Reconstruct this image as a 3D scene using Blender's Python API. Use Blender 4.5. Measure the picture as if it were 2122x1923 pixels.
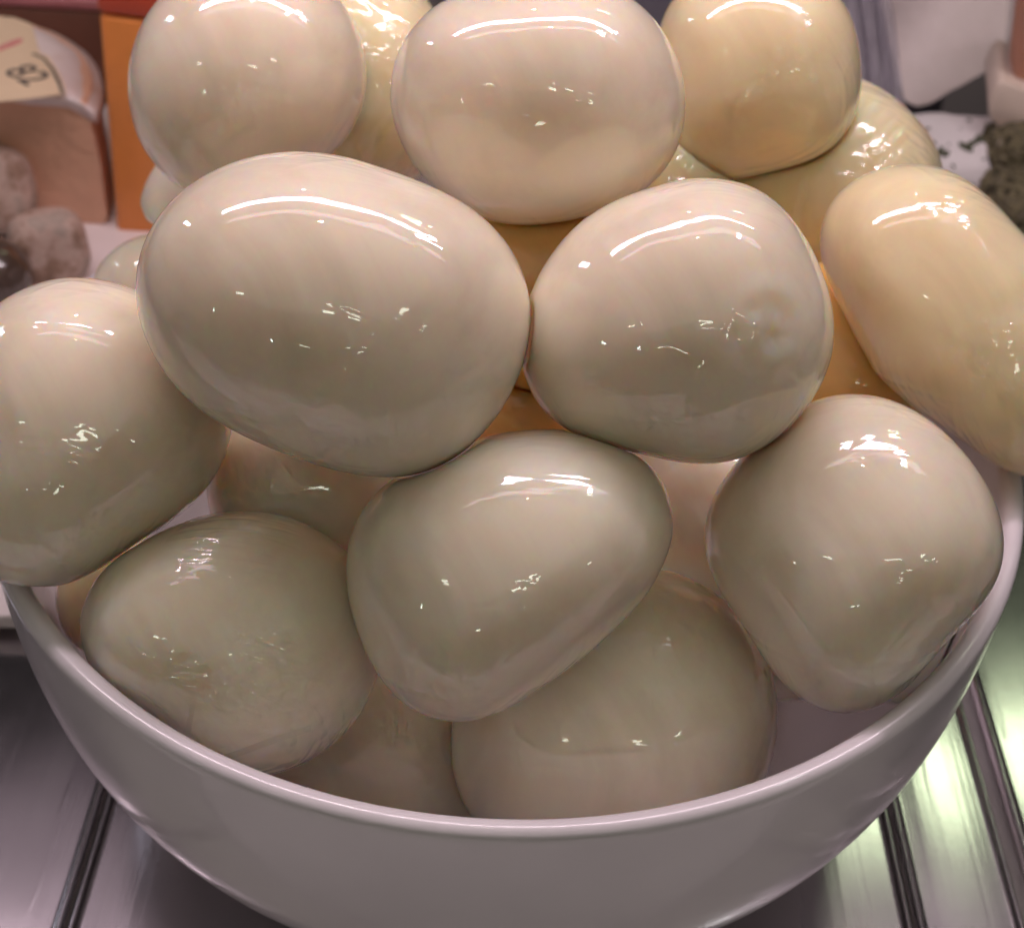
import bpy, bmesh, math, random
import numpy as np
from mathutils import Vector, Matrix, noise
random.seed(4)
for o in list(bpy.data.objects):
    bpy.data.objects.remove(o)
scene = bpy.context.scene
COL = scene.collection

# ------------------------------------------------------------------ camera
W, H, FPX = 2122.0, 1923.0, 2800.0          # photograph size and focal length in pixels
RIM_Z = 0.125                               # bowl rim above the counter (metres)
CAM = np.array([0.0, -0.29412581, 0.23478256 + RIM_Z])
YAW, PITCH, ROLL = 0.00671807, 0.72079429, 0.05524131
fw = np.array([math.sin(YAW)*math.cos(PITCH), math.cos(YAW)*math.cos(PITCH), -math.sin(PITCH)])
r0 = np.array([math.cos(YAW), -math.sin(YAW), 0.0])
u0 = np.cross(r0, fw)
rt = r0*math.cos(ROLL) + u0*math.sin(ROLL)
up = -r0*math.sin(ROLL) + u0*math.cos(ROLL)
cam_data = bpy.data.cameras.new('camera')
cam = bpy.data.objects.new('camera', cam_data)
COL.objects.link(cam)
cam.matrix_world = Matrix(((rt[0], up[0], -fw[0], CAM[0]), (rt[1], up[1], -fw[1], CAM[1]),
                           (rt[2], up[2], -fw[2], CAM[2]), (0, 0, 0, 1)))
cam_data.sensor_fit = 'HORIZONTAL'
cam_data.sensor_width = 36.0
cam_data.lens = 36.0*FPX/W
cam_data.clip_start = 0.01
cam_data.clip_end = 50.0
cam_data.dof.use_dof = True
cam_data.dof.focus_distance = 0.285
cam_data.dof.aperture_fstop = 18.0
scene.camera = cam

# ------------------------------------------------------------------ light
world = bpy.data.worlds.new('World')
scene.world = world
world.use_nodes = True
bg = world.node_tree.nodes['Background']
bg.inputs['Color'].default_value = (0.86, 0.84, 0.78, 1)
bg.inputs['Strength'].default_value = 0.015

def area(name, loc, target, sx, sy, power, color, spread=180):
    d = bpy.data.lights.new(name, 'AREA')
    d.shape = 'RECTANGLE'
    d.size, d.size_y = sx, sy
    d.energy = power
    d.color = color
    d.spread = math.radians(spread)
    o = bpy.data.objects.new(name, d)
    COL.objects.link(o)
    o.location = loc
    z = (Vector(loc) - Vector(target)).normalized()      # lamps shine along -Z
    x = Vector((1, 0, 0))
    x = (x - z*x.dot(z)).normalized()
    y = z.cross(x)
    o.rotation_euler = Matrix((x, y, z)).transposed().to_euler()
    return o

PINK = (1.0, 0.79, 0.87)
GREEN = (0.95, 1.0, 0.82)
area('case_strip_lamp', (-0.01, 0.11, 0.56), (0, -0.02, 0.1), 0.66, 0.028, 1.88, PINK)
area('case_second_strip_lamp', (0.03, 0.045, 0.66), (0, -0.02, 0.1), 0.84, 0.03, 0.20, PINK)
area('added_pink_glow', (0.0, 0.30, 0.70), (0, -0.05, 0.05), 1.1, 0.20, 0.22, PINK)  # added soft lamp, gives steel and bowl lip a pink reflection
area('shop_ceiling_glow', (0.0, -1.5, 2.5), (0.0, -1.5, 0.0), 5.0, 3.6, 17.0, (1.0, 0.89, 0.74))
def shop_panel(az, el, dist, sx, sy, power, color=GREEN, name='shop_ceiling_panel', origin=(0, 0, 0.15)):
    a, e = math.radians(az), math.radians(el)
    loc = (origin[0]+dist*math.sin(a)*math.cos(e), origin[1]+dist*math.cos(a)*math.cos(e), origin[2] + dist*math.sin(e))
    area(name, loc, origin, sx, sy, power, color)
shop_panel(29.4, 49.3, 2.6, 0.30, 0.075, 1.0, (0.82, 1.0, 0.62), origin=(0.150, -0.028, 0.0))
shop_panel(-6, 84, 1.6, 0.05, 0.035, 0.30, (1.0, 0.95, 0.75))
shop_panel(-14, 58, 2.0, 0.05, 0.035, 0.45, (1.0, 0.97, 0.85))
area('shop_spot_lamp', (0.42, 0.10, 0.95), (0, 0, 0.15), 0.05, 0.05, 0.22, (0.95, 1.0, 0.95))
shop_panel(168, 38, 2.6, 0.52, 0.070, 1.0)
shop_panel(-140, 33, 2.8, 0.20, 0.075, 0.38)
shop_panel(140, 34, 2.8, 0.22, 0.075, 0.40)
shop_panel(158, 24, 3.4, 0.26, 0.090, 0.50)
shop_panel(130, 22, 3.4, 0.20, 0.090, 0.40)
shop_panel(-172, 16, 4.0, 0.28, 0.105, 0.70)
shop_panel(-128, 14, 4.0, 0.06, 0.15, 0.40, (0.85, 1.0, 0.9))
shop_panel(-155, 13, 4.0, 0.06, 0.16, 0.45, (0.85, 1.0, 0.9))
shop_panel(-66, 26, 1.3, 0.04, 0.16, 0.35, (0.86, 0.86, 1.0), 'side_window_lamp')

vs = scene.view_settings
vs.view_transform = 'Standard'
vs.look = 'None'
vs.exposure = 0.0
vs.gamma = 1.0
vs.use_curve_mapping = False
scene.cycles.use_denoising = True
scene.cycles.max_bounces = 8
scene.cycles.diffuse_bounces = 4
scene.cycles.glossy_bounces = 3
scene.cycles.transmission_bounces = 6
scene.cycles.transparent_max_bounces = 12
scene.cycles.use_adaptive_sampling = True
scene.cycles.adaptive_threshold = 0.06
scene.cycles.adaptive_min_samples = 20
scene.cycles.sample_clamp_indirect = 6.0

# ------------------------------------------------------------------ helpers
def ray(px, py):
    return fw + rt*(px - W/2)/FPX - up*(py - H/2)/FPX
def pt(px, py, depth):
    return CAM + ray(px, py)*depth
def on_z(px, py, z):
    v = ray(px, py)
    return CAM + v*((z - CAM[2])/v[2])
def on_y(px, py, y):
    v = ray(px, py)
    return CAM + v*((y - CAM[1])/v[1])

def link(name, me, mat=None, parent=None, smooth=True):
    o = bpy.data.objects.new(name, me)
    COL.objects.link(o)
    if mat is not None:
        me.materials.append(mat)
    if smooth:
        me.polygons.foreach_set('use_smooth', [True]*len(me.polygons))
    if parent is not None:
        o.parent = parent
    return o
def empty(name, loc=(0, 0, 0)):
    o = bpy.data.objects.new(name, None)
    COL.objects.link(o)
    o.location = loc
    o.empty_display_size = 0.02
    return o
def tag(o, label, cat=None, group=None, kind=None):
    o['label'] = label
    if cat: o['category'] = cat
    if group: o['group'] = group
    if kind: o['kind'] = kind
    return o
def from_bm(name, bm, mat, parent=None, smooth=True):
    bmesh.ops.recalc_face_normals(bm, faces=bm.faces)
    me = bpy.data.meshes.new(name)
    bm.to_mesh(me)
    bm.free()
    return link(name, me, mat, parent, smooth)
def at_origin(o):
    """move a world-space mesh object's origin to the bottom centre of its bounds"""
    vs_ = [v.co for v in o.data.vertices]
    c = Vector(((min(v.x for v in vs_)+max(v.x for v in vs_))/2, (min(v.y for v in vs_)+max(v.y for v in vs_))/2, min(v.z for v in vs_)))
    o.data.transform(Matrix.Translation(-c))
    o.location = o.location + c
    return o

def nodes(mat):
    mat.use_nodes = True
    nt = mat.node_tree
    return nt, nt.nodes, nt.links, nt.nodes['Principled BSDF']
def add_noise(nt, scale, detail=3.0, rough=0.55, coord='Object', mscale=(1, 1, 1), distortion=0.0, rot=(0, 0, 0)):
    tc = nt.nodes.new('ShaderNodeTexCoord')
    mp = nt.nodes.new('ShaderNodeMapping')
    mp.inputs['Scale'].default_value = mscale
    mp.inputs['Rotation'].default_value = rot
    n = nt.nodes.new('ShaderNodeTexNoise')
    n.inputs['Scale'].default_value = scale
    n.inputs['Detail'].default_value = detail
    n.inputs['Roughness'].default_value = rough
    n.inputs['Distortion'].default_value = distortion
    nt.links.new(tc.outputs[coord], mp.inputs['Vector'])
    nt.links.new(mp.outputs['Vector'], n.inputs['Vector'])
    return n.outputs['Fac']
def ramp(nt, fac, stops):
    r = nt.nodes.new('ShaderNodeValToRGB')
    cr = r.color_ramp
    while len(cr.elements) > 1:
        cr.elements.remove(cr.elements[-1])
    cr.elements[0].position = stops[0][0]
    cr.elements[0].color = (*stops[0][1], 1)
    for p_, c_ in stops[1:]:
        e = cr.elements.new(p_)
        e.color = (*c_, 1)
    nt.links.new(fac, r.inputs['Fac'])
    return r.outputs['Color']
def bump(nt, height, strength, dist, normal=None):
    b = nt.nodes.new('ShaderNodeBump')
    b.inputs['Strength'].default_value = strength
    b.inputs['Distance'].default_value = dist
    nt.links.new(height, b.inputs['Height'])
    if normal is not None:
        nt.links.new(normal, b.inputs['Normal'])
    return b.outputs['Normal']
def math_node(nt, op, a, b):
    m = nt.nodes.new('ShaderNodeMath')
    m.operation = op
    for i, v in enumerate((a, b)):
        if isinstance(v, (int, float)):
            m.inputs[i].default_value = v
        else:
            nt.links.new(v, m.inputs[i])
    return m.outputs[0]

# ------------------------------------------------------------------ materials
def cheese_mat(name, col, wrinkle=0.25, rot=(0, 0, 0), sss=0.020):
    """fresh mozzarella under tight shrink film: scattering body, glossy clear film as the coat"""
    m = bpy.data.materials.new(name)
    nt, N, L, b = nodes(m)
    dark = (col[0]*0.87, col[1]*0.855, col[2]*0.82)
    L.new(ramp(nt, add_noise(nt, 20, 5, 0.62, distortion=0.7), [(0.34, dark), (0.50, tuple(c*0.97 for c in col)), (0.64, col)]), b.inputs['Base Color'])
    b.inputs['Roughness'].default_value = 0.35
    b.inputs['Specular IOR Level'].default_value = 0.2
    b.inputs['Subsurface Weight'].default_value = 1.0
    b.inputs['Subsurface Radius'].default_value = (1.0, 0.52, 0.22)
    b.inputs['Subsurface Scale'].default_value = sss
    b.inputs['Coat Weight'].default_value = 1.0
    b.inputs['Coat Roughness'].default_value = 0.025
    b.inputs['Coat IOR'].default_value = 1.7
    # the film's relief in metres: faint waviness, stretched folds and sharp creases where a broad mask lets them through
    wave = add_noise(nt, 26, 1, 0.4)
    fold = add_noise(nt, 60, 1, 0.5, mscale=(1.0, 6.0, 1.6), distortion=0.6, rot=rot)
    bw = N.new('ShaderNodeMapRange')
    bw.inputs['From Min'].default_value = 0.50; bw.inputs['From Max'].default_value = 0.68
    L.new(add_noise(nt, 20, 0, 0.4), bw.inputs['Value'])
    tc = N.new('ShaderNodeTexCoord')
    vo = N.new('ShaderNodeTexVoronoi'); vo.feature = 'DISTANCE_TO_EDGE'; vo.inputs['Scale'].default_value = 34
    vm = N.new('ShaderNodeVectorMath'); vm.operation = 'MULTIPLY_ADD'
    vm.inputs[1].default_value = (0.012, 0.03, -0.02)
    L.new(wave, vm.inputs[0]); L.new(tc.outputs['Object'], vm.inputs[2])
    L.new(vm.outputs[0], vo.inputs['Vector'])
    cr = N.new('ShaderNodeMapRange')
    cr.inputs['From Min'].default_value = 0.0; cr.inputs['From Max'].default_value = 0.05
    cr.inputs['To Min'].default_value = (0.12 + wrinkle)*0.0010; cr.inputs['To Max'].default_value = 0.0
    L.new(vo.outputs['Distance'], cr.inputs['Value'])
    fm = math_node(nt, 'MULTIPLY', fold, wrinkle*0.006)
    ridge = math_node(nt, 'MULTIPLY', math_node(nt, 'ADD', fm, cr.outputs['Result']), bw.outputs['Result'])
    h = math_node(nt, 'ADD', math_node(nt, 'MULTIPLY', wave, 0.00042), ridge)
    L.new(bump(nt, h, 1.0, 1.0), b.inputs['Coat Normal'])
    return m
WHITE = (0.885, 0.80, 0.65)
CREAM = (0.89, 0.775, 0.51)
M_white = cheese_mat('mozzarella_white', WHITE, 0.055)
M_knot = cheese_mat('mozzarella_white_knotted', WHITE, 0.09, (0.9, 0.2, 0.1))
M_white2 = cheese_mat('mozzarella_white_wrinkled', WHITE, 0.6, (0.3, 0.5, 1.1))
M_cream = cheese_mat('mozzarella_cream', CREAM, 0.18)
M_gap_glow = cheese_mat('mozzarella_gap_glow', (0.90, 0.56, 0.20), 0.15)  # orange glow between the balls, painted in as the cheese colour
M_cream2 = cheese_mat('mozzarella_cream_wrinkled', CREAM, 1.0, (0.2, 0.9, 0.6))

def plain(name, col, rough=0.5, var=0.85, scale=40, bump_s=0.0, bump_d=0.002, metal=0.0, coat=0.0, sss=0.0, stops=None, coat_rough=0.05):
    m = bpy.data.materials.new(name)
    nt, N, L, b = nodes(m)
    n = add_noise(nt, scale, 4, 0.6)
    if stops:
        c = ramp(nt, n, stops)
    else:
        c = ramp(nt, n, [(0.3, tuple(x*var for x in col)), (0.7, col)])
    L.new(c, b.inputs['Base Color'])
    b.inputs['Roughness'].default_value = rough
    b.inputs['Metallic'].default_value = metal
    b.inputs['Coat Weight'].default_value = coat
    b.inputs['Coat Roughness'].default_value = coat_rough
    if sss:
        b.inputs['Subsurface Weight'].default_value = 1.0
        b.inputs['Subsurface Radius'].default_value = (1, 0.6, 0.35)
        b.inputs['Subsurface Scale'].default_value = sss
    if bump_s:
        L.new(bump(nt, add_noise(nt, scale*2.2, 5, 0.6), bump_s, bump_d), b.inputs['Normal'])
    return m
def film_mat(name, clear=0.7, tint=(0.85, 0.82, 0.86)):
    m = bpy.data.materials.new(name)
    nt, N, L, b = nodes(m)
    b.inputs['Base Color'].default_value = (*tint, 1)
    b.inputs['Roughness'].default_value = 0.12
    b.inputs['Specular IOR Level'].default_value = 0.8
    st = add_noise(nt, 30, 3, 0.6, mscale=(6, 6, 0.7))
    a = ramp(nt, st, [(0.35, (1-clear, )*3), (0.7, (min(1, 1.5*(1-clear)), )*3)])
    bw = N.new('ShaderNodeRGBToBW')
    L.new(a, bw.inputs['Color'])
    L.new(bw.outputs['Val'], b.inputs['Alpha'])
    L.new(bump(nt, st, 0.4, 0.003), b.inputs['Normal'])
    return m

M_bowl = bpy.data.materials.new('white_glazed_ceramic')
nt, N, L, b = nodes(M_bowl)
L.new(ramp(nt, add_noise(nt, 30, 3, 0.5), [(0.3, (0.70, 0.66, 0.69)), (0.7, (0.75, 0.71, 0.74))]), b.inputs['Base Color'])
b.inputs['Roughness'].default_value = 0.28
b.inputs['Coat Weight'].default_value = 0.6
b.inputs['Coat Roughness'].default_value = 0.04
sm = N.new('ShaderNodeMapRange')
sm.inputs['From Min'].default_value = 0.4; sm.inputs['From Max'].default_value = 0.7
sm.inputs['To Min'].default_value = 0.03; sm.inputs['To Max'].default_value = 0.16
L.new(add_noise(nt, 14, 4, 0.6, distortion=1.2), sm.inputs['Value'])
L.new(sm.outputs['Result'], b.inputs['Coat Roughness'])
L.new(bump(nt, add_noise(nt, 18, 2, 0.5), 0.05, 0.003), b.inputs['Coat Normal'])

M_steel = bpy.data.materials.new('brushed_stainless_steel')
nt, N, L, b = nodes(M_steel)
b.inputs['Metallic'].default_value = 1.0
L.new(ramp(nt, add_noise(nt, 9, 3, 0.5), [(0.3, (0.46, 0.43, 0.45)), (0.7, (0.56, 0.53, 0.55))]), b.inputs['Base Color'])
br = add_noise(nt, 220, 3, 0.6, mscale=(1.0, 0.02, 1.0))
rr = N.new('ShaderNodeMapRange')
rr.inputs['To Min'].default_value = 0.13
rr.inputs['To Max'].default_value = 0.21
L.new(add_noise(nt, 35, 4, 0.6), rr.inputs['Value'])
L.new(rr.outputs['Result'], b.inputs['Roughness'])
scr = ramp(nt, add_noise(nt, 160, 2, 0.5, mscale=(1.0, 0.06, 1.0), rot=(0, 0, 0.35)), [(0.66, (0, 0, 0)), (0.70, (1, 1, 1))])
sb = N.new('ShaderNodeRGBToBW'); L.new(scr, sb.inputs['Color'])
L.new(bump(nt, math_node(nt, 'ADD', br, math_node(nt, 'MULTIPLY', sb.outputs['Val'], 0.9)), 0.07, 0.001), b.inputs['Normal'])

# ------------------------------------------------------------------ the setting: steel counter made of slats
counter = empty('counter')
tag(counter, 'brushed stainless steel slatted counter under the white bowl', kind='structure')
def box_bm(x0, x1, y0, y1, z0, z1, bev=0.0, seg=3):
    bm = bmesh.new()
    bmesh.ops.create_cube(bm, size=1.0)
    for v in bm.verts:
        v.co = Vector((x0+(v.co.x+.5)*(x1-x0), y0+(v.co.y+.5)*(y1-y0), z0+(v.co.z+.5)*(z1-z0)))
    if bev:
        bmesh.ops.bevel(bm, geom=list(bm.edges), offset=bev, segments=seg, affect='EDGES', profile=0.5)
    return bm
def slat(x0, x1):
    """a pressed tray strip: flat floor with a small rolled bead along both long edges"""
    prof = [(x0, -0.0030)]
    for k in range(7):
        a = math.pi - math.pi*k/6
        prof.append((x0+0.0010+0.0010*math.cos(a), 0.0004+0.0010*math.sin(a)))
    prof += [(x0+0.0026, -0.0001), (x0+0.0038, 0.0)]
    mid = [((x1+x0) - x, z) for x, z in reversed(prof)]
    full = prof + mid
    bm = bmesh.new()
    rows = []
    for y in (-0.6, 0.9):
        rows.append([bm.verts.new((x, y, z)) for x, z in full])
    for i in range(len(full)-1):
        bm.faces.new((rows[0][i], rows[0][i+1], rows[1][i+1], rows[1][i]))
    o = from_bm('steel_slat', bm, M_steel, counter)
    return o
for x0, x1 in ((-0.60, -0.366), (-0.362, -0.1196), (-0.1180, 0.1264), (0.1280, 0.1600), (0.1660, 0.41), (0.415, 0.65)):
    slat(x0, x1)
M_under = plain('dark_steel_base', (0.42, 0.38, 0.39), 0.4, metal=0.5)
from_bm('counter_base', box_bm(-0.62, 0.66, -0.6, 0.9, -0.05, -0.0032), M_under, counter)


M_bounce_ledge = plain('white_bounce_ledge', (0.82, 0.78, 0.79), 0.3, var=0.95)
from_bm('added_bounce_ledge', box_bm(-0.6, 0.64, -0.36, -0.150, 0.0030, 0.0090, 0.002), M_bounce_ledge, counter)  # unseen ledge, added to bounce light onto bowl and lower ball faces

M_case = plain('white_case_panel', (0.78, 0.74, 0.74), 0.4, var=0.95)
case = empty('case_wall')
tag(case, 'white inside panels of the display case around the counter', kind='structure')
from_bm('back_panel', box_bm(-0.75, 0.75, 0.905, 0.92, -0.05, 0.75), M_case, case)
from_bm('side_panel', box_bm(-0.765, -0.75, -0.2, 0.92, -0.05, 0.28), M_case, case)
from_bm('side_panel', box_bm(0.75, 0.765, -0.2, 0.92, -0.05, 0.28), M_case, case)

# ------------------------------------------------------------------ bowl
R_RIM, D_FIT = 0.140, 0.140
WALL = 0.0058
def r_outer(d):
    return R_RIM*math.sqrt(max(0.0, 1-(d/D_FIT)**3))
def bowl_profile():
    P = [(0.0, 0.006), (0.055, 0.006), (0.060, 0.0), (0.066, 0.0), (0.069, 0.004)]
    n = 40
    for k in range(n+1):
        z = 0.0075 + (RIM_Z-0.004-0.0075)*k/n
        P.append((r_outer(RIM_Z-z), z))
    for k in range(1, 9):                                  # rounded lip
        a = math.pi*k/9
        P.append((R_RIM - WALL/2 + WALL/2*math.cos(a) + 0.0006*math.sin(a), RIM_Z - 0.003 + 0.0032*math.sin(a)))
    for k in range(n+1):
        z = RIM_Z-0.004 - (RIM_Z-0.004-0.016)*k/n
        P.append((r_outer(RIM_Z-z) - WALL - 0.002*k/n, z))
    P += [(0.05, 0.0115), (0.0, 0.011)]
    return P
def revolve(name, prof, mat, seg=192, parent=None):
    bm = bmesh.new()
    rings = []
    for r, z in prof:
        if r < 1e-6:
            rings.append([bm.verts.new((0, 0, z))])
        else:
            rings.append([bm.verts.new((r*math.cos(2*math.pi*i/seg), r*math.sin(2*math.pi*i/seg), z)) for i in range(seg)])
    for A, B in zip(rings, rings[1:]):
        for i in range(seg):
            j = (i+1) % seg
            if len(A) == 1: bm.faces.new((A[0], B[i], B[j]))
            elif len(B) == 1: bm.faces.new((A[i], A[j], B[0]))
            else: bm.faces.new((A[i], A[j], B[j], B[i]))
    return from_bm(name, bm, mat, parent)
bowl = revolve('serving_bowl', bowl_profile(), M_bowl)
tag(bowl, 'large white glazed ceramic bowl heaped with wrapped mozzarella', 'bowl')

# ------------------------------------------------------------------ mozzarella balls
S = W/2016.0            # outlines are noted on a 2016 px wide view of the photograph
class Ball: pass
def circle(c, r, sq=1.0, rot=0.0, n=14):
    return [(c[0]+r*math.cos(2*math.pi*k/n+rot), c[1]+r*sq*math.sin(2*math.pi*k/n+rot)) for k in range(n)]
def make_ball(key, outline, centre, depth, thick=0.95, order=5):
    if key == 'E': order = 9
    b = Ball()
    b.key = key
    c = (centre[0]*S, centre[1]*S)
    b.c = pt(*c, depth)
    w = ray(*c); w = w/np.linalg.norm(w)
    e1 = rt - w*(rt@w); e1 /= np.linalg.norm(e1)
    e2 = np.cross(w, e1); e2 = -e2 if e2@up < 0 else e2
    b.e = np.stack([e1, e2, w])                            # rows: right, up, away
    th, rho = [], []
    for q in outline:
        v = ray(q[0]*S, q[1]*S)
        k = (b.c - CAM) @ w/(v @ w)
        p = CAM + v*k - b.c
        th.append(math.atan2(p@e2, p@e1)); rho.append(math.hypot(p@e1, p@e2))
    th, rho = np.array(th), np.array(rho)
    # even out the angular sampling, then a short Fourier series
    i = np.argsort(th); th, rho = th[i], rho[i]
    g = np.linspace(-math.pi, math.pi, 180, endpoint=False)
    rg = np.interp(g, np.r_[th-2*math.pi, th, th+2*math.pi], np.r_[rho, rho, rho])
    A = [np.ones_like(g)]
    for k in range(1, order+1): A += [np.cos(k*g), np.sin(k*g)]
    b.co, *_ = np.linalg.lstsq(np.stack(A, 1), rg, rcond=None)
    b.order = order
    b.th = thick*rg.mean()
    b.r = rg.mean()
    return b
def rho_of(b, th):
    v = np.full_like(th, b.co[0])
    for k in range(1, b.order+1):
        v += b.co[2*k-1]*np.cos(k*th) + b.co[2*k]*np.sin(k*th)
    return v
EXP = 2.12
def field(b, P):
    q = (P - b.c) @ b.e.T
    s = np.hypot(q[:, 0], q[:, 1])
    rr_ = rho_of(b, np.arctan2(q[:, 1], q[:, 0]))
    return ((s/rr_)**EXP + (np.abs(q[:, 2])/b.th)**EXP)**(1/EXP)
def bowl_field(P):
    d = np.clip(RIM_Z - P[:, 2], 0, RIM_Z)
    ri = R_RIM*np.sqrt(np.clip(1-(d/D_FIT)**3, 0, 1)) - WALL - 0.0012
    f = np.hypot(P[:, 0], P[:, 1])/ri
    f = np.where(P[:, 2] > RIM_Z + 0.002, 0.5, f)
    return np.where(P[:, 2] < 0.014, np.maximum(f, 1.2), f)

_ico = {}
def ico(sub):
    if sub not in _ico:
        bm = bmesh.new()
        bmesh.ops.create_icosphere(bm, subdivisions=sub, radius=1.0)
        bm.verts.ensure_lookup_table()
        V = np.array([v.co[:] for v in bm.verts])
        Fc = [tuple(v.index for v in f.verts) for f in bm.faces]
        Ed = np.array([[e.verts[0].index, e.verts[1].index] for e in bm.edges])
        bm.free()
        _ico[sub] = (V, Fc, Ed)
    return _ico[sub]

spec = {
 # key: (outline on the 2016 px view, centre, depth from camera, thickness ratio)
 'F': ([(268,560),(300,450),(370,370),(460,320),(560,305),(680,318),(800,352),(920,410),(1000,480),(1040,570),(1042,660),(1010,760),(950,850),(870,915),(770,937),(660,920),(540,880),(420,820),(330,740),(285,650)], (655,620), .298, .90),
 'G': ([(1042,600),(1080,510),(1170,425),(1260,380),(1350,352),(1440,358),(1520,395),(1590,480),(1630,580),(1636,680),(1605,780),(1540,855),(1450,900),(1360,913),(1270,895),(1160,855),(1070,820),(1030,730)], (1340,635), .308, .92),
 'B': ([(768,190),(790,90),(860,10),(960,-25),(1090,-40),(1220,-15),(1310,70),(1350,190),(1330,300),(1260,380),(1150,425),(1030,440),(900,405),(810,315)], (1060,200), .335, .95),
 'J': ([(683,1090),(710,1010),(780,940),(880,885),(1010,852),(1130,850),(1250,890),(1310,960),(1320,1050),(1290,1140),(1200,1240),(1090,1330),(990,1395),(900,1422),(810,1395),(740,1320),(700,1220)], (995,1140), .308, .90),
 'L': ([(1390,1040),(1420,950),(1490,870),(1590,795),(1700,778),(1810,815),(1910,910),(1968,1020),(1975,1110),(1912,1205),(1832,1298),(1752,1370),(1680,1405),(1600,1390),(1520,1310),(1450,1210),(1400,1120)], (1690,1095), .316, .92),
 'H': ([(-110,820),(-80,690),(0,595),(90,553),(200,555),(320,600),(410,690),(455,800),(450,890),(400,960),(310,1040),(200,1110),(80,1155),(-20,1150),(-90,1000)], (175,855), .322, .92),
 'I': ([(150,1240),(180,1160),(250,1085),(350,1035),(470,1010),(580,1025),(680,1075),(735,1180),(750,1290),(720,1390),(640,1470),(540,1530),(450,1510),(330,1440),(220,1350),(165,1290)], (450,1265), .322, .90),
 'E': ([(1608,470),(1650,385),(1720,335),(1800,323),(1900,355),(2000,450),(2090,580),(2160,740),(2150,880),(2080,940),(1990,940),(1900,860),(1790,790),(1700,680),(1655,605),(1640,565),(1628,535)], (1880,630), .362, .86),
 'K': ([(890,1480),(905,1370),(960,1270),(1060,1180),(1180,1125),(1300,1120),(1410,1170),(1490,1260),(1530,1370),(1515,1490),(1470,1600),(1370,1690),(1200,1720),(1040,1700),(930,1610)], (1215,1420), .346, .90),
 'A': ([(252,180),(275,60),(340,-30),(460,-85),(600,-60),(690,30),(720,150),(690,260),(600,340),(480,390),(360,375),(290,300)], (485,150), .385, .95),
 'C': ([(1290,150),(1310,20),(1400,-60),(1530,-70),(1640,-20),(1688,90),(1686,210),(1655,280),(1560,325),(1450,348),(1350,345),(1300,270)], (1490,135), .398, .95),
 'M': (circle((620,960), 215, .9), (620,960), .358, .9),
 'N': (circle((1390,1010), 190), (1390,1010), .378, .9),
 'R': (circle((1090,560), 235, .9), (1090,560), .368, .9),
 'S': ([(560,120),(640,-20),(740,-60),(840,0),(890,120),(880,270),(820,360),(720,380),(620,310)], (735,160), .425, .95),
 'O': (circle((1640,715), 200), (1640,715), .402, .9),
 'D': ([(1380,330),(1460,210),(1580,150),(1700,160),(1800,230),(1855,330),(1840,460),(1740,560),(1600,580),(1450,520)], (1620,365), .432, .95),
 'P': (circle((745,1490), 225, .95), (745,1490), .372, .9),
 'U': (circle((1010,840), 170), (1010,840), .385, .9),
 'Y': (circle((1560,1190), 190), (1560,1190), .392, .95),
 'Z': (circle((1770,1220), 165), (1770,1220), .385, .95),
 'W': (circle((1335,325), 125), (1335,325), .405, .9),
 'Q': (circle((455,430), 182), (455,430), .448, .95),
 'X': (circle((310,595), 135), (310,595), .415, .95),
 'T': (circle((235,1180), 125), (235,1180), .378, .95),
}
NAMES = {
 'F': ('largest oval mozzarella ball, left of the bowl\'s middle, whole and unobscured', M_white),
 'G': ('round mozzarella ball with a swirled knot mark on its right side', M_knot),
 'B': ('mozzarella ball crowning the heap, topmost and in the middle', M_white),
 'J': ('egg-shaped tilted mozzarella resting low in the middle above the front rim', M_white),
 'L': ('rounded triangular mozzarella leaning on the bowl\'s right rim', M_white),
 'H': ('mozzarella ball cut by the photo\'s left edge, resting on the left rim', M_white),
 'I': ('dull wrinkled mozzarella ball at the lower left against the front rim', M_white2),
 'E': ('long yellowish bean-shaped mozzarella hanging over the bowl\'s right side', M_cream),
 'K': ('lowest mozzarella ball at the front rim, partly under the egg-shaped one', M_white),
 'A': ('mozzarella ball at the upper left in front of the orange cheese', M_white),
 'C': ('cream-coloured squarish mozzarella ball at the top right of the heap', M_cream),
 'M': ('shaded mozzarella ball half hidden under the largest oval one', M_white),
 'N': ('mozzarella glimpsed in the dark gap between egg-shaped and right-rim balls', M_white),
 'R': ('mozzarella ball coloured with orange glow, in the gap below the topmost ball', M_gap_glow),
 'S': ('peach mozzarella with crumpled film behind, between the upper left and topmost balls', M_cream2),
 'O': ('mozzarella ball coloured with orange glow, deep in the gap left of the bean-shaped one', M_gap_glow),
 'D': ('mozzarella with wrinkled shiny film behind the bean-shaped one', M_cream2),
 'P': ('brownish shaded mozzarella low at the front, between the two lowest balls', M_white),
 'Q': ('pale mozzarella peeking out at the far left under the upper left ball', M_white),
 'U': ('mozzarella ball coloured with orange glow, seen through the small gap under the two middle balls', M_gap_glow),
 'Y': ('deeply shaded mozzarella buried behind the lowest front ball and the right-rim one', M_white),
 'Z': ('mozzarella buried directly behind the right-rim ball, almost hidden', M_white),
 'W': ('yellow cream mozzarella sliver between the topmost ball and the squarish one', M_cream2),
 'X': ('pale pink mozzarella inside the left back rim behind the left-edge ball', M_white),
 'T': ('small sliver of mozzarella inside the bowl\'s left wall below the left ball', M_cream),
}
balls = [make_ball(k, *v) for k, v in spec.items()]
by_key = {b.key: b for b in balls}

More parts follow.
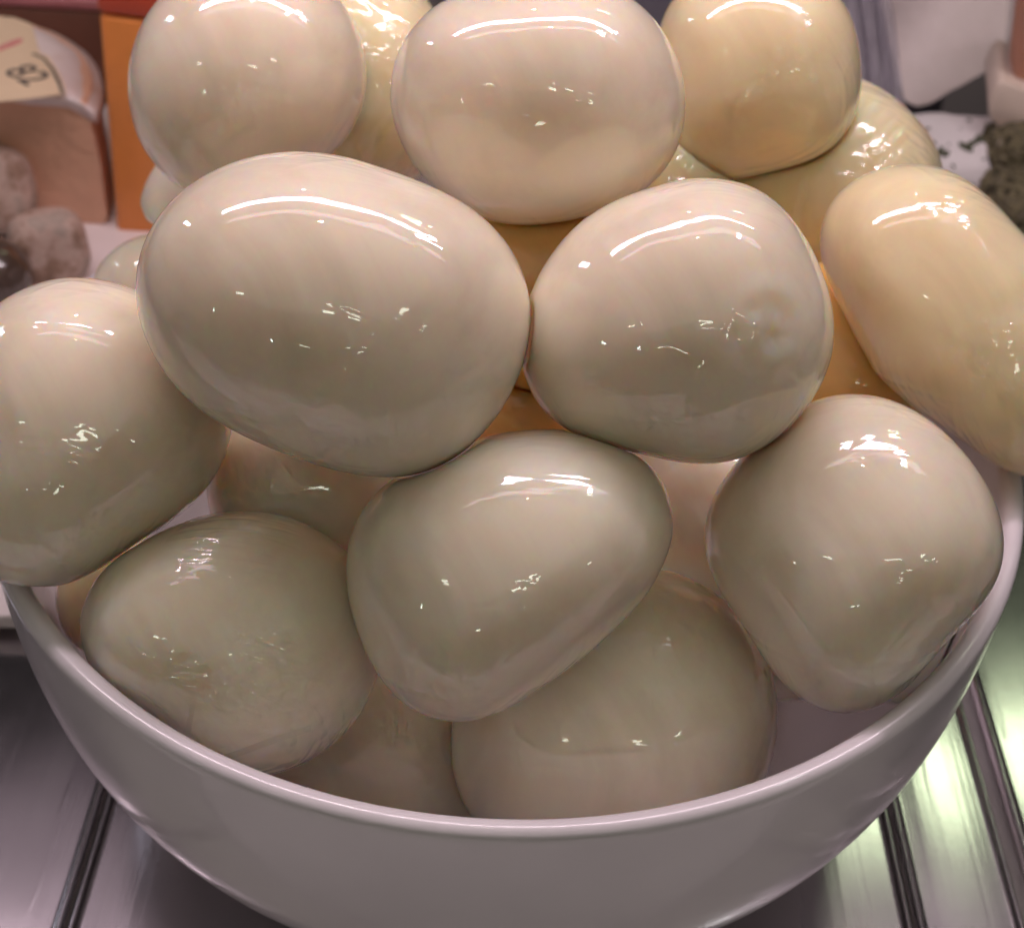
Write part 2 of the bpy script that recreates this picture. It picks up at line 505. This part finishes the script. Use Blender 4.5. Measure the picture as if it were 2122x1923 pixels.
def shape_ball(i, b, sub=6):
    V, Fc, Ed = ico(sub)
    # direction in the ball's frame -> surface distance
    s = np.hypot(V[:, 0], V[:, 1])
    rr_ = rho_of(b, np.arctan2(V[:, 1], V[:, 0]))
    t = ((s/rr_)**EXP + (np.abs(V[:, 2])/b.th)**EXP)**(-1/EXP)
    Wd = V @ b.e
    # hand-formed unevenness
    amp = 0.010 if b.key not in 'I' else 0.016
    nz = np.array([noise.noise(Vector(d)*1.6 + Vector((i*7.1, i*3.3, 0))) + 0.35*noise.noise(Vector(d)*4.0 + Vector((0, i*5.7, 9))) for d in V])
    t = t*(1 + amp*nz)
    def spot(px, py):                                      # ball-frame direction of a point seen on its near side
        v = ray(px*S, py*S)
        w = b.e[2]
        q = b.e @ (CAM + v*(((b.c - CAM) @ w)/(v @ w)) - b.c)
        sr = min(0.98, math.hypot(q[0], q[1])/rho_of(b, np.array([math.atan2(q[1], q[0])]))[0])
        kd = np.array([q[0], q[1], -math.sqrt(1-sr*sr)*b.th])
        return kd/np.linalg.norm(kd)
    def pleat(t, px, py, ang, k, amp, rad, long=2.0, skew=0.0):
        """a patch of parallel film folds; ang = direction of the folds in the picture"""
        kd = spot(px, py)
        a1 = np.array([math.cos(ang), math.sin(ang), 0.0]); a1 -= kd*(a1 @ kd); a1 /= np.linalg.norm(a1)
        a2 = np.cross(kd, a1)
        x, y = V @ a1, V @ a2
        near = (V @ kd) > 0
        win = np.exp(-((x/(rad*long))**2 + (y/rad)**2)**1.5)*near
        wob = np.array([noise.noise(Vector((px_*5, py_*5, i*2.0))) for px_, py_ in zip(x, y)])
        f = np.sin(k*(y + skew*x) + 2.2*wob)
        return t*(1 + amp*win*(np.sign(f)*np.abs(f)**1.4)*(0.6+0.8*wob))
    if b.key == 'G':                                       # twisted knot of the film on the right cheek
        kd = spot(1505, 650)
        a1 = np.cross(kd, [0, 1, 0]); a1 /= np.linalg.norm(a1); a2 = np.cross(kd, a1)
        al = np.arccos(np.clip(V @ kd, -1, 1)); an = np.arctan2(V @ a2, V @ a1)
        win = np.exp(-(al/0.36)**4)
        t = t*(1 + win*(0.0070*np.cos(an*1.0 + al*24 + 0.6) + 0.0042*np.cos(an*2 - al*13 + 1.0) + 0.0022*np.cos(an*7 + al*5) - 0.012*np.exp(-(al/0.15)**2)))
        t = pleat(t, 1560, 780, 0.5, 38, 0.003, 0.16, 2.5)
    if b.key == 'D':
        t = pleat(t, 1735, 262, 0.75, 58, 0.011, 0.40, 0.55)
        t = pleat(t, 1560, 420, 1.3, 40, 0.008, 0.35, 1.0)
    if b.key == 'S':
        t = pleat(t, 750, 290, 1.2, 46, 0.010, 0.45, 0.9)
        t = pleat(t, 690, 20, -0.8, 40, 0.008, 0.30, 1.0)
    if b.key == 'I':
        t = pleat(t, 400, 1290, 0.9, 26, 0.006, 0.34, 1.5)
        t = pleat(t, 560, 1440, 0.7, 44, 0.004, 0.22, 1.5)
        t = pleat(t, 290, 1200, 0.6, 40, 0.004, 0.12, 1.5)
    if b.key == 'H':
        t = pleat(t, 250, 880, 0.8, 34, 0.003, 0.25, 1.8)
    if b.key == 'L':
        t = pleat(t, 1690, 1090, -0.15, 30, 0.003, 0.22, 2.5)
    if b.key == 'A':
        t = pleat(t, 660, 240, 1.3, 40, 0.006, 0.22, 1.6)
        t = pleat(t, 320, 330, -0.9, 44, 0.003, 0.14, 2.5)
    if b.key == 'C':
        t = pleat(t, 1490, 240, 0.05, 16, 0.010, 0.26, 2.0)
    if b.key == 'K':
        t = pleat(t, 960, 1480, 0.7, 30, 0.004, 0.18, 2.0)
    if b.key == 'E':
        t = pleat(t, 1640, 560, 0.35, 30, 0.010, 0.11, 2.0)
    # pressed flat where nearer balls lie against it, and against the bowl
    lim = t.copy()
    fields = [lambda P, a=a: field(a, P)/1.012 for a in balls[:i]]
    fr = [a for a in balls[:i] if np.linalg.norm(a.c-b.c) < (max(a.r, a.th)+max(b.r, b.th))*1.5]
    tests = [(lambda P, a=a: field(a, P) < 1.012) for a in fr] + [lambda P: bowl_field(P) > 1.0]
    for f in tests:
        bad = f(b.c + Wd*lim[:, None])
        idx = np.nonzero(bad)[0]
        if len(idx) == 0: continue
        lo, hi = np.full(len(idx), 0.05*b.r), lim[idx].copy()
        for _ in range(22):
            mid = (lo+hi)/2
            bd = f(b.c + Wd[idx]*mid[:, None])
            hi = np.where(bd, mid, hi); lo = np.where(bd, lo, mid)
        lim[idx] = lo
    # soften the pressed edges
    cnt = np.bincount(Ed.ravel(), minlength=len(V))
    for _ in range(5):
        acc = np.zeros(len(V))
        np.add.at(acc, Ed[:, 0], lim[Ed[:, 1]]); np.add.at(acc, Ed[:, 1], lim[Ed[:, 0]])
        lim = np.minimum(lim, 0.35*lim + 0.65*acc/cnt)
    P = Wd*lim[:, None]
    me = bpy.data.meshes.new('mozzarella_ball')
    me.from_pydata([tuple(p) for p in P], [], Fc)
    me.update()
    o = link('mozzarella_ball', me, NAMES[b.key][1])
    o.location = tuple(b.c)
    tag(o, NAMES[b.key][0], 'mozzarella', 'mozzarella balls heaped in the bowl')
    return o
ball_obj = {}
for i, b in enumerate(balls):
    ball_obj[b.key] = shape_ball(i, b, 7 if b.key in 'GDSIA' else 6)

# ------------------------------------------------------------------ things around the bowl
def extrude_poly(pts_front, dvec, bev=0.0, seg=3):
    bm = bmesh.new()
    f = [bm.verts.new(p) for p in pts_front]
    g = [bm.verts.new(Vector(p)+Vector(dvec)) for p in pts_front]
    bm.faces.new(f); bm.faces.new(list(reversed(g)))
    n = len(f)
    for i in range(n):
        j = (i+1) % n
        bm.faces.new((f[j], f[i], g[i], g[j]))
    if bev:
        bmesh.ops.bevel(bm, geom=list(bm.edges), offset=bev, segments=seg, affect='EDGES', profile=0.5, clamp_overlap=True)
    return bm
def lump_bm(sub, rx, ry, rz, amp, freq, seed, flat=2.6):
    """a hand-made lump: super-ellipsoid with noise"""
    bm = bmesh.new()
    bmesh.ops.create_icosphere(bm, subdivisions=sub, radius=1.0)
    for v in bm.verts:
        d = v.co.normalized()
        t = (abs(d.x)**flat + abs(d.y)**flat + abs(d.z)**flat)**(-1/flat)
        nz = noise.noise(d*freq + Vector((seed, seed*1.7, 0))) + 0.5*noise.noise(d*freq*2.7 + Vector((0, seed, 3)))
        t *= 1 + amp*nz
        v.co = Vector((d.x*t*rx, d.y*t*ry, d.z*t*rz))
    return bm
def text_mesh(name, body, size, mat, parent, loc, rotz, depth=0.0002):
    cu = bpy.data.curves.new(name, 'FONT')
    cu.body = body; cu.size = size; cu.extrude = depth; cu.align_x = 'CENTER'; cu.align_y = 'CENTER'
    tmp = bpy.data.objects.new('tmp', cu)
    COL.objects.link(tmp)
    me = bpy.data.meshes.new_from_object(tmp.evaluated_get(bpy.context.evaluated_depsgraph_get()))
    bpy.data.objects.remove(tmp)
    o = link(name, me, mat, parent, False)
    o.location = loc; o.rotation_euler = (0, 0, rotz)
    return o

# --- white board under the cheeses on the left
M_board = plain('white_melamine', (0.80, 0.72, 0.71), 0.35, var=0.94)
bd = at_origin(from_bm('display_board', box_bm(-0.56, -0.150, 0.012, 0.62, 0.0035, 0.0105, 0.0015), M_board))
tag(bd, 'flat white display board under the cheeses left of the bowl', 'board')
BZ = 0.0108

# --- half wheel with pale bloomy top and paper label
M_paste = plain('tan_cut_cheese', (0.78, 0.46, 0.31), 0.5, var=0.84, scale=45, bump_s=0.6, bump_d=0.003)
M_bloom = plain('pale_bloomy_rind', (0.80, 0.70, 0.68), 0.6, scale=60, bump_s=0.5, bump_d=0.002,
                stops=[(0.30, (0.72, 0.58, 0.52)), (0.42, (0.78, 0.67, 0.64)), (0.7, (0.82, 0.73, 0.72))])
pr = on_z(238, 466, BZ)                         # right-hand foot of the cut face
top_h = 0.0665
RW = 0.098
wheel = empty('half_wheel_cheese', (pr[0]-RW, pr[1], BZ))
tag(wheel, 'halved cheese wheel with tan cut face, pale rind and a paper label', 'cheese')
def half_disc(r, z0, z1, jag=0.0, n=48, edge=0.004):
    bm = bmesh.new()
    prof = [(r-edge*0.6, z0), (r, z0+edge), (r+0.0012, (z0+z1)/2), (r, z1-edge), (r-edge*0.35, z1-edge*0.25), (r-edge*1.4, z1)]
    rings = []
    for rr_, z in prof:
        rings.append([bm.verts.new((rr_*math.cos(math.pi*k/n), rr_*math.sin(math.pi*k/n), z)) for k in range(n+1)])
    for A, B in zip(rings, rings[1:]):
        for k in range(n):
            bm.faces.new((A[k], A[k+1], B[k+1], B[k]))
    bm.faces.new(list(reversed(rings[0]))); bm.faces.new(rings[-1])
    bm.faces.new([q[0] for q in rings] + [q[-1] for q in reversed(rings)])
    return bm
from_bm('paste', half_disc(RW-0.003, 0.0, top_h-0.004), M_paste, wheel, smooth=False)
# rind cap: thin slab with a ragged front edge hanging a little over the cut
bm = bmesh.new()
n = 60
topv, botv = [], []
outl = [(RW*math.cos(math.pi*k/n), RW*math.sin(math.pi*k/n)) for k in range(n+1)]
for k in range(1, n):
    x = -RW + 2*RW*k/n
    outl.append((x, -0.0016 - 0.0016*noise.noise(Vector((x*70, 0, 0)))))
def zt(x, y):
    e = max(0.0, (math.hypot(x, y)/RW - 0.80)/0.20)
    return top_h + 0.002 - 0.010*e*e
t_ = [bm.verts.new((x, y, zt(x, y) + (0.0012*noise.noise(Vector((x*60, y*60, 1)))))) for x, y in outl]
b_ = [bm.verts.new((x, y, min(zt(x, y)-0.001, top_h-0.005 + 0.0020*noise.noise(Vector((x*55, 3, 0)))) if k > n else (x, y, top_h-0.014)[2])) for k, (x, y) in enumerate(outl)]
cen = [bm.verts.new((0.8*x, 0.8*y, top_h+0.002+0.0008*noise.noise(Vector((x*80, y*80, 1))))) for x, y in outl]
m_ = len(outl)
for k in range(m_):
    j = (k+1) % m_
    bm.faces.new((t_[k], t_[j], b_[j], b_[k]))
    bm.faces.new((cen[k], cen[j], t_[j], t_[k]))
bm.faces.new(cen)
bm.faces.new(list(reversed(b_)))
from_bm('rind', bm, M_bloom, wheel)
M_label = plain('cream_paper', (0.80, 0.62, 0.42), 0.6, var=0.93)
M_ink = plain('dark_print', (0.10, 0.085, 0.08), 0.6)
M_red = plain('red_print', (0.72, 0.26, 0.25), 0.6)
lab_z = top_h + 0.0033
def on_wheel(px, py):
    p = on_z(px, py, BZ + lab_z)
    return Vector((p[0]-wheel.location.x, p[1]-wheel.location.y, lab_z))
lp = [(-95, 25), (30, 38), (66, 52), (82, 110), (100, 118), (122, 150), (134, 180), (137, 196), (60, 206), (-95, 222)]
label = from_bm('paper_label', extrude_poly([on_wheel(*q) for q in lp], (0, 0, 0.0003)), M_label, wheel, smooth=False)
# curved dark border line, red line and numerals printed on the label
bl = [(70, 113), (92, 122), (112, 145), (126, 172), (134, 196)]
wl = [(66, 115), (88, 124), (106, 147), (119, 174), (127, 197)]
from_bm('printed_border', extrude_poly([on_wheel(*q)+Vector((0, 0, .0004)) for q in bl + wl[::-1]], (0, 0, 0.0002)), M_ink, label, smooth=False)
from_bm('printed_line', extrude_poly([on_wheel(*q)+Vector((0, 0, .0004)) for q in [(-60, 115), (0, 99), (30, 86), (46, 82), (47, 89), (32, 96), (0, 108), (-60, 124)]], (0, 0, 0.0002)), M_red, label, smooth=False)
a_, b2_ = on_wheel(32, 145), on_wheel(82, 165)
text_mesh('printed_number', '82', 0.020, M_ink, label, (on_wheel(55, 158) + Vector((0, 0, .0004))), math.radians(-40))

# --- block behind the half wheel, shade on its face painted as dark brown
M_shade_brown = plain('shade_brown_cheese_face', (0.235, 0.105, 0.072), 0.55, var=0.8, scale=30, bump_s=0.2)
M_pinkrind = plain('pink_waxed_rind', (0.62, 0.25, 0.27), 0.4, var=0.8)
yb = wheel.location.y + RW + 0.022
q0, q1 = on_y(204, 10, yb), on_y(258, 195, yb)
hb = float(q0[2]) - BZ
blk = empty('shade_brown_cheese_block', (float(q0[0])-0.09, yb, BZ))
tag(blk, 'rectangular cheese block with shade painted dark brown and a pink rind, behind the half wheel', 'cheese')
from_bm('paste', box_bm(-0.14, 0.090, 0.0, 0.09, 0.0, hb-0.004, 0.002), M_shade_brown, blk)
from_bm('rind', box_bm(-0.141, 0.091, -0.001, 0.091, hb-0.0038, hb+0.003, 0.002), M_pinkrind, blk)

# --- orange cheeses standing behind the bowl
M_orange = plain('orange_wax', (0.92, 0.32, 0.075), 0.35, var=0.8, scale=22, bump_s=0.12)
M_orangered = plain('red_orange_wax', (0.62, 0.085, 0.035), 0.35, var=0.85)
M_amber = plain('amber_wax', (0.82, 0.36, 0.07), 0.35, var=0.85)
fo = on_z(243, 512, 0.001)
ht = float(on_y(215, 12, fo[1])[2])
org = empty('orange_cheese_block', (fo[0], fo[1], 0.0005))
org.rotation_euler = (0, math.radians(4.6), 0)
tag(org, 'tall upright orange waxed cheese slab with a red top edge behind the bowl', 'cheese')
from_bm('paste', box_bm(0.0, 0.030, 0.0, 0.10, 0.0, ht-0.004, 0.003), M_orange, org)
from_bm('rind', box_bm(-0.0006, 0.0306, -0.0006, 0.1006, ht-0.0038, ht+0.010, 0.003), M_orangered, org)
amb = empty('amber_cheese_block', (fo[0]+0.046, fo[1]+0.012, 0.0005))
tag(amb, 'amber yellow waxed cheese block right of the tall orange slab', 'cheese')
from_bm('paste', box_bm(0.0, 0.06, 0.0, 0.09, 0.0, ht+0.02, 0.006), M_amber, amb)
from_bm('rind', box_bm(-0.001, 0.061, -0.001, 0.091, ht+0.0203, ht+0.027, 0.003), M_amber, amb)

# --- small mouldy-rind rounds and a dark glossy ball at the far left
M_mould = plain('mottled_mould_rind', (0.5, 0.4, 0.35), 0.75, scale=60, bump_s=0.5, bump_d=0.002,
                stops=[(0.28, (0.13, 0.085, 0.06)), (0.42, (0.30, 0.19, 0.135)), (0.52, (0.52, 0.38, 0.32)), (0.64, (0.36, 0.29, 0.24)), (0.78, (0.60, 0.46, 0.40))])
def crottin(name, px, py, z, r, h, seed, tilt, label):
    p = on_z(px, py, z)
    root = bpy.data.objects.new(name, None); COL.objects.link(root)
    bm = lump_bm(5, r, r, h/2, 0.022, 1.8, seed, 2.9)
    for v in bm.verts:                                   # sunken top and bottom faces
        q = math.hypot(v.co.x, v.co.y)/r
        if abs(v.co.z) > h*0.30 and q < 0.8:
            v.co.z *= 1 - 0.10*(1-(q/0.8)**2)
    o = from_bm('body', bm, M_mould)
    bpy.data.objects.remove(root)
    o.name = name
    o.location = tuple(p); o.rotation_euler = tilt
    tag(o, label, 'cheese', 'mouldy-rinded small cheeses on the left')
    return o
crottin('small_rind_cheese', 102, 512, BZ+0.0168, 0.0168, 0.027, 3.1, (math.radians(78), 0, math.radians(24)), 'mottled grey-brown small round cheese nearest to the orange slab')
crottin('small_rind_cheese', -22, 392, BZ+0.021, 0.0205, 0.030, 8.4, (math.radians(62), 0, math.radians(12)), 'mottled brown small round cheese touching the left edge, above the dark ball')
M_dark = plain('dark_glossy_skin', (0.085, 0.055, 0.042), 0.22, var=0.6, scale=60, bump_s=0.15, coat=1.0)
pd = on_z(-14, 572, BZ+0.0165)
dk = from_bm('dark_ball', lump_bm(5, 0.0165, 0.0165, 0.0165, 0.02, 1.6, 5.0, 2.1), M_dark)
dk.location = tuple(pd)
tag(dk, 'dark brown glossy round ball at the photo\'s left edge beside the mottled cheeses', 'ball')

# --- right-hand side ------------------------------------------------------------------
M_grey = plain('blue_grey_plastic', (0.20, 0.19, 0.235), 0.4, var=0.85)
pg = on_z(1722, 200, 0.0)
gc = empty('grey_crate', (float(pg[0])-0.03, 0.47, 0.0008))
tag(gc, 'dark blue-grey plastic crate behind the top right mozzarella', 'crate')
from_bm('front_wall', box_bm(-0.10, 0.10, 0.0, 0.004, 0.004, 0.16, 0.001), M_grey, gc)
from_bm('rear_wall', box_bm(-0.10, 0.10, 0.126, 0.13, 0.004, 0.16, 0.001), M_grey, gc)
from_bm('side_wall', box_bm(-0.10, -0.096, 0.0045, 0.1255, 0.004, 0.16, 0.001), M_grey, gc)
from_bm('side_wall', box_bm(0.096, 0.10, 0.0045, 0.1255, 0.004, 0.16, 0.001), M_grey, gc)
from_bm('floor_panel', box_bm(-0.10, 0.10, 0.0, 0.13, 0.0, 0.0036, 0.001), M_grey, gc)

# white curd slab with a torn lower edge, leaning
M_curd = plain('white_curd', (0.88, 0.78, 0.75), 0.5, var=0.90, scale=28, bump_s=0.35, bump_d=0.004)
ys = 0.40
sp = [(1806, -120), (1818, -20), (1832, 30), (1850, 115), (1868, 205), (1880, 219), (1902, 226), (1928, 220), (1955, 205), (1978, 186), (1998, 167), (2025, 160), (2050, 153), (2074, 140), (2090, 105), (2097, 40), (2104, -120)]
slab_pts = [Vector(on_y(x, y, ys + 0.00020*(226-y))) for x, y in sp]
bm = extrude_poly(slab_pts, (0.012, 0.035, 0.006), 0.006, 4)
o = at_origin(from_bm('white_cheese_slab', bm, M_curd))
tag(o, 'large pale pinkish white cheese slab with a torn lower edge, upper right', 'cheese')
# folded clear film hanging beside it: a pleated sheet
M_film = film_mat('clear_crumpled_film', 0.52, (0.74, 0.70, 0.78))
bm = bmesh.new()
nu, nv = 40, 30
grid = []
for j in range(nv+1):
    row = []
    v = j/nv
    for i in range(nu+1):
        u = i/nu
        x0, x1 = 1735 + 45*v, 1822 + 66*v + 6*math.sin(v*5)
        y = -90 + 335*v
        px = x0 + (x1-x0)*u
        p = Vector(on_y(px, y, 0.375 - 0.02*v))
        w_ = 0.004*math.sin(u*19 + 2*math.sin(v*2.3)) + 0.0025*math.sin(u*41 + v*3) + 0.003*noise.noise(Vector((u*4, v*2, 0)))
        p.y += w_
        row.append(bm.verts.new(p))
    grid.append(row)
for j in range(nv):
    for i in range(nu):
        bm.faces.new((grid[j][i], grid[j][i+1], grid[j+1][i+1], grid[j+1][i]))
o = from_bm('plastic_film', bm, M_film)
o = at_origin(o)
tag(o, 'crumpled translucent plastic film hanging left of the white cheese slab', 'film')

# orange-brown wrapped block at the right edge
M_rust = plain('rust_orange_cheese', (0.66, 0.25, 0.11), 0.4, var=0.75, scale=35, bump_s=0.2)
M_wrap = film_mat('lavender_wrap', 0.88, (0.80, 0.72, 0.78))
yr = 0.335
rp = [(2112, -120), (2106, -10), (2098, 60), (2092, 120), (2094, 150), (2106, 176), (2126, 195), (2190, 225), (2300, 235), (2320, -120)]
rust = empty('rust_cheese_block', tuple(on_y(2200, 230, yr)))
tag(rust, 'rust-orange wrapped cheese block cut off by the upper right edge', 'cheese')
rl = rust.location
from_bm('paste', extrude_poly([Vector(on_y(x, y, yr))-rl for x, y in rp], (0.01, 0.035, 0.004), 0.003, 3), M_rust, rust)
rw_ = []
cx, cy = 2205, 60
for x, y in rp:
    d = math.hypot(x-cx, y-cy)
    rw_.append((x+(x-cx)/d*13, y+(y-cy)/d*13))
from_bm('film_wrap', extrude_poly([Vector(on_y(x, y, yr-0.002))-rl for x, y in rw_], (0.01, 0.041, 0.004), 0.003, 3), M_wrap, rust)

# pale wedge under it
M_pale = plain('pale_cheese', (0.82, 0.68, 0.58), 0.5, var=0.92, bump_s=0.2)
yw = 0.325
wp = [(2062, 178), (2078, 168), (2200, 215), (2200, 330), (2110, 300), (2075, 272), (2050, 245), (2048, 215)]
o = at_origin(from_bm('pale_cheese_wedge', extrude_poly([Vector(on_y(x, y, yw)) for x, y in wp], (0.01, 0.05, 0.0), 0.002, 2), M_pale))
tag(o, 'pale beige cheese wedge directly below the rust-orange block', 'cheese')

# white goat cheese with herb flakes
M_goat = plain('white_goat_cheese', (0.82, 0.77, 0.78), 0.6, var=0.92, scale=50, bump_s=0.4, bump_d=0.002)
M_herb = plain('dried_herb', (0.09, 0.10, 0.055), 0.8, var=0.5, scale=120)
pc = Vector(on_z(2000, 352, 0.022))
goat = empty('herbed_white_cheese', (pc.x, pc.y, 0.0005))
tag(goat, 'lumpy white fresh cheese dotted with dark green herb flakes, right', 'cheese')
gb = lump_bm(5, 0.044, 0.030, 0.0225, 0.05, 2.0, 2.2, 3.0)
for v in gb.verts: v.co.z += 0.0222
from_bm('body', gb, M_goat, goat)
fl = bmesh.new()
bmesh.ops.create_icosphere(fl, subdivisions=2, radius=1.0)
for v in fl.verts:
    v.co *= 1 + 0.4*noise.noise(v.co*2.5)
fme = bpy.data.meshes.new('herb_flake'); fl.to_mesh(fme); fl.free()
fme.materials.append(M_herb)
goat_me = [c for c in goat.children if c.name.startswith('body')][0].data
from mathutils.bvhtree import BVHTree
def bvh_of(me):
    return BVHTree.FromPolygons([v.co[:] for v in me.vertices], [p.vertices[:] for p in me.polygons])
def flakes_on(root, me, spots, sizes):
    tree = bvh_of(me)
    o_ = Vector(CAM) - root.location
    for (px, py), s in zip(spots, sizes):
        hit = tree.ray_cast(o_, Vector(ray(px, py)).normalized())
        if hit[0] is None: continue
        o = bpy.data.objects.new('herb_flake', fme); COL.objects.link(o)
        o.parent = root
        o.location = hit[0] + hit[1]*0.0001
        q = hit[1].to_track_quat('Z', 'Y')
        o.rotation_euler = (q @ Matrix.Rotation(random.uniform(0, 6), 3, 'Z').to_quaternion()).to_euler()
        o.scale = (s*random.uniform(1.0, 1.9), s*random.uniform(.6, 1), s*0.28)
flakes_on(goat, goat_me, [(1921, 268), (1928, 293), (1935, 298), (1948, 315), (1959, 320), (2000, 305), (2010, 301), (2018, 296), (2031, 288), (2026, 291), (2008, 250), (2015, 388), (1975, 345), (1966, 300), (2040, 330), (1990, 268)],
          [.0016, .0013, .0012, .0021, .0022, .0024, .0020, .0018, .0026, .0022, .0015, .0014, .0008, .0007, .0009, .0007])

# herb-crusted rounds
M_crust = plain('herb_crust', (0.2, 0.17, 0.1), 0.85, scale=160, bump_s=1.0, bump_d=0.004,
                stops=[(0.30, (0.035, 0.028, 0.02)), (0.42, (0.10, 0.085, 0.045)), (0.50, (0.30, 0.26, 0.15)), (0.58, (0.09, 0.075, 0.04)), (0.70, (0.50, 0.43, 0.32))])
def crusted(px, py, z, rx, rz, seed, label):
    p = Vector(on_z(px, py, z))
    root = empty('herb_crusted_cheese', (p.x, p.y, z-rz))
    tag(root, label, 'cheese', 'herb-crusted cheeses on the right')
    bm = lump_bm(6, rx, rx, rz, 0.05, 5.0, seed, 2.8)
    for v in bm.verts: v.co.z += rz
    body = from_bm('body', bm, M_crust, root)
    rnd = random.Random(int(seed*10))
    tree = bvh_of(body.data)
    cr = bmesh.new()
    for k in range(420):
        d = Vector((rnd.gauss(0, 1), rnd.gauss(0, 1), rnd.gauss(0, 1))).normalized()
        hit = tree.ray_cast(Vector((0, 0, rz)) + d*0.2, -d)
        if hit[0] is None: continue
        q = hit[1].to_track_quat('Z', 'Y').to_matrix() @ Matrix.Rotation(rnd.uniform(0, 6), 3, 'Z')
        s = rnd.uniform(.0009, .0022)
        M = Matrix.Translation(hit[0]) @ q.to_4x4() @ Matrix.Diagonal((s*1.7, s*.8, s*.45, 1))
        bmesh.ops.create_icosphere(cr, subdivisions=1, radius=1.0, matrix=M)
    c = from_bm('herb_crumbs', cr, M_crust, root)
    c['kind'] = 'stuff'
crusted(2126, 322, 0.040, 0.021, 0.017, 1.3, 'dark herb-crusted cheese at the right edge, the upper and farther one')
crusted(2118, 432, 0.022, 0.023, 0.0215, 6.7, 'dark herb-crusted cheese at the right edge, the lower and nearer one')
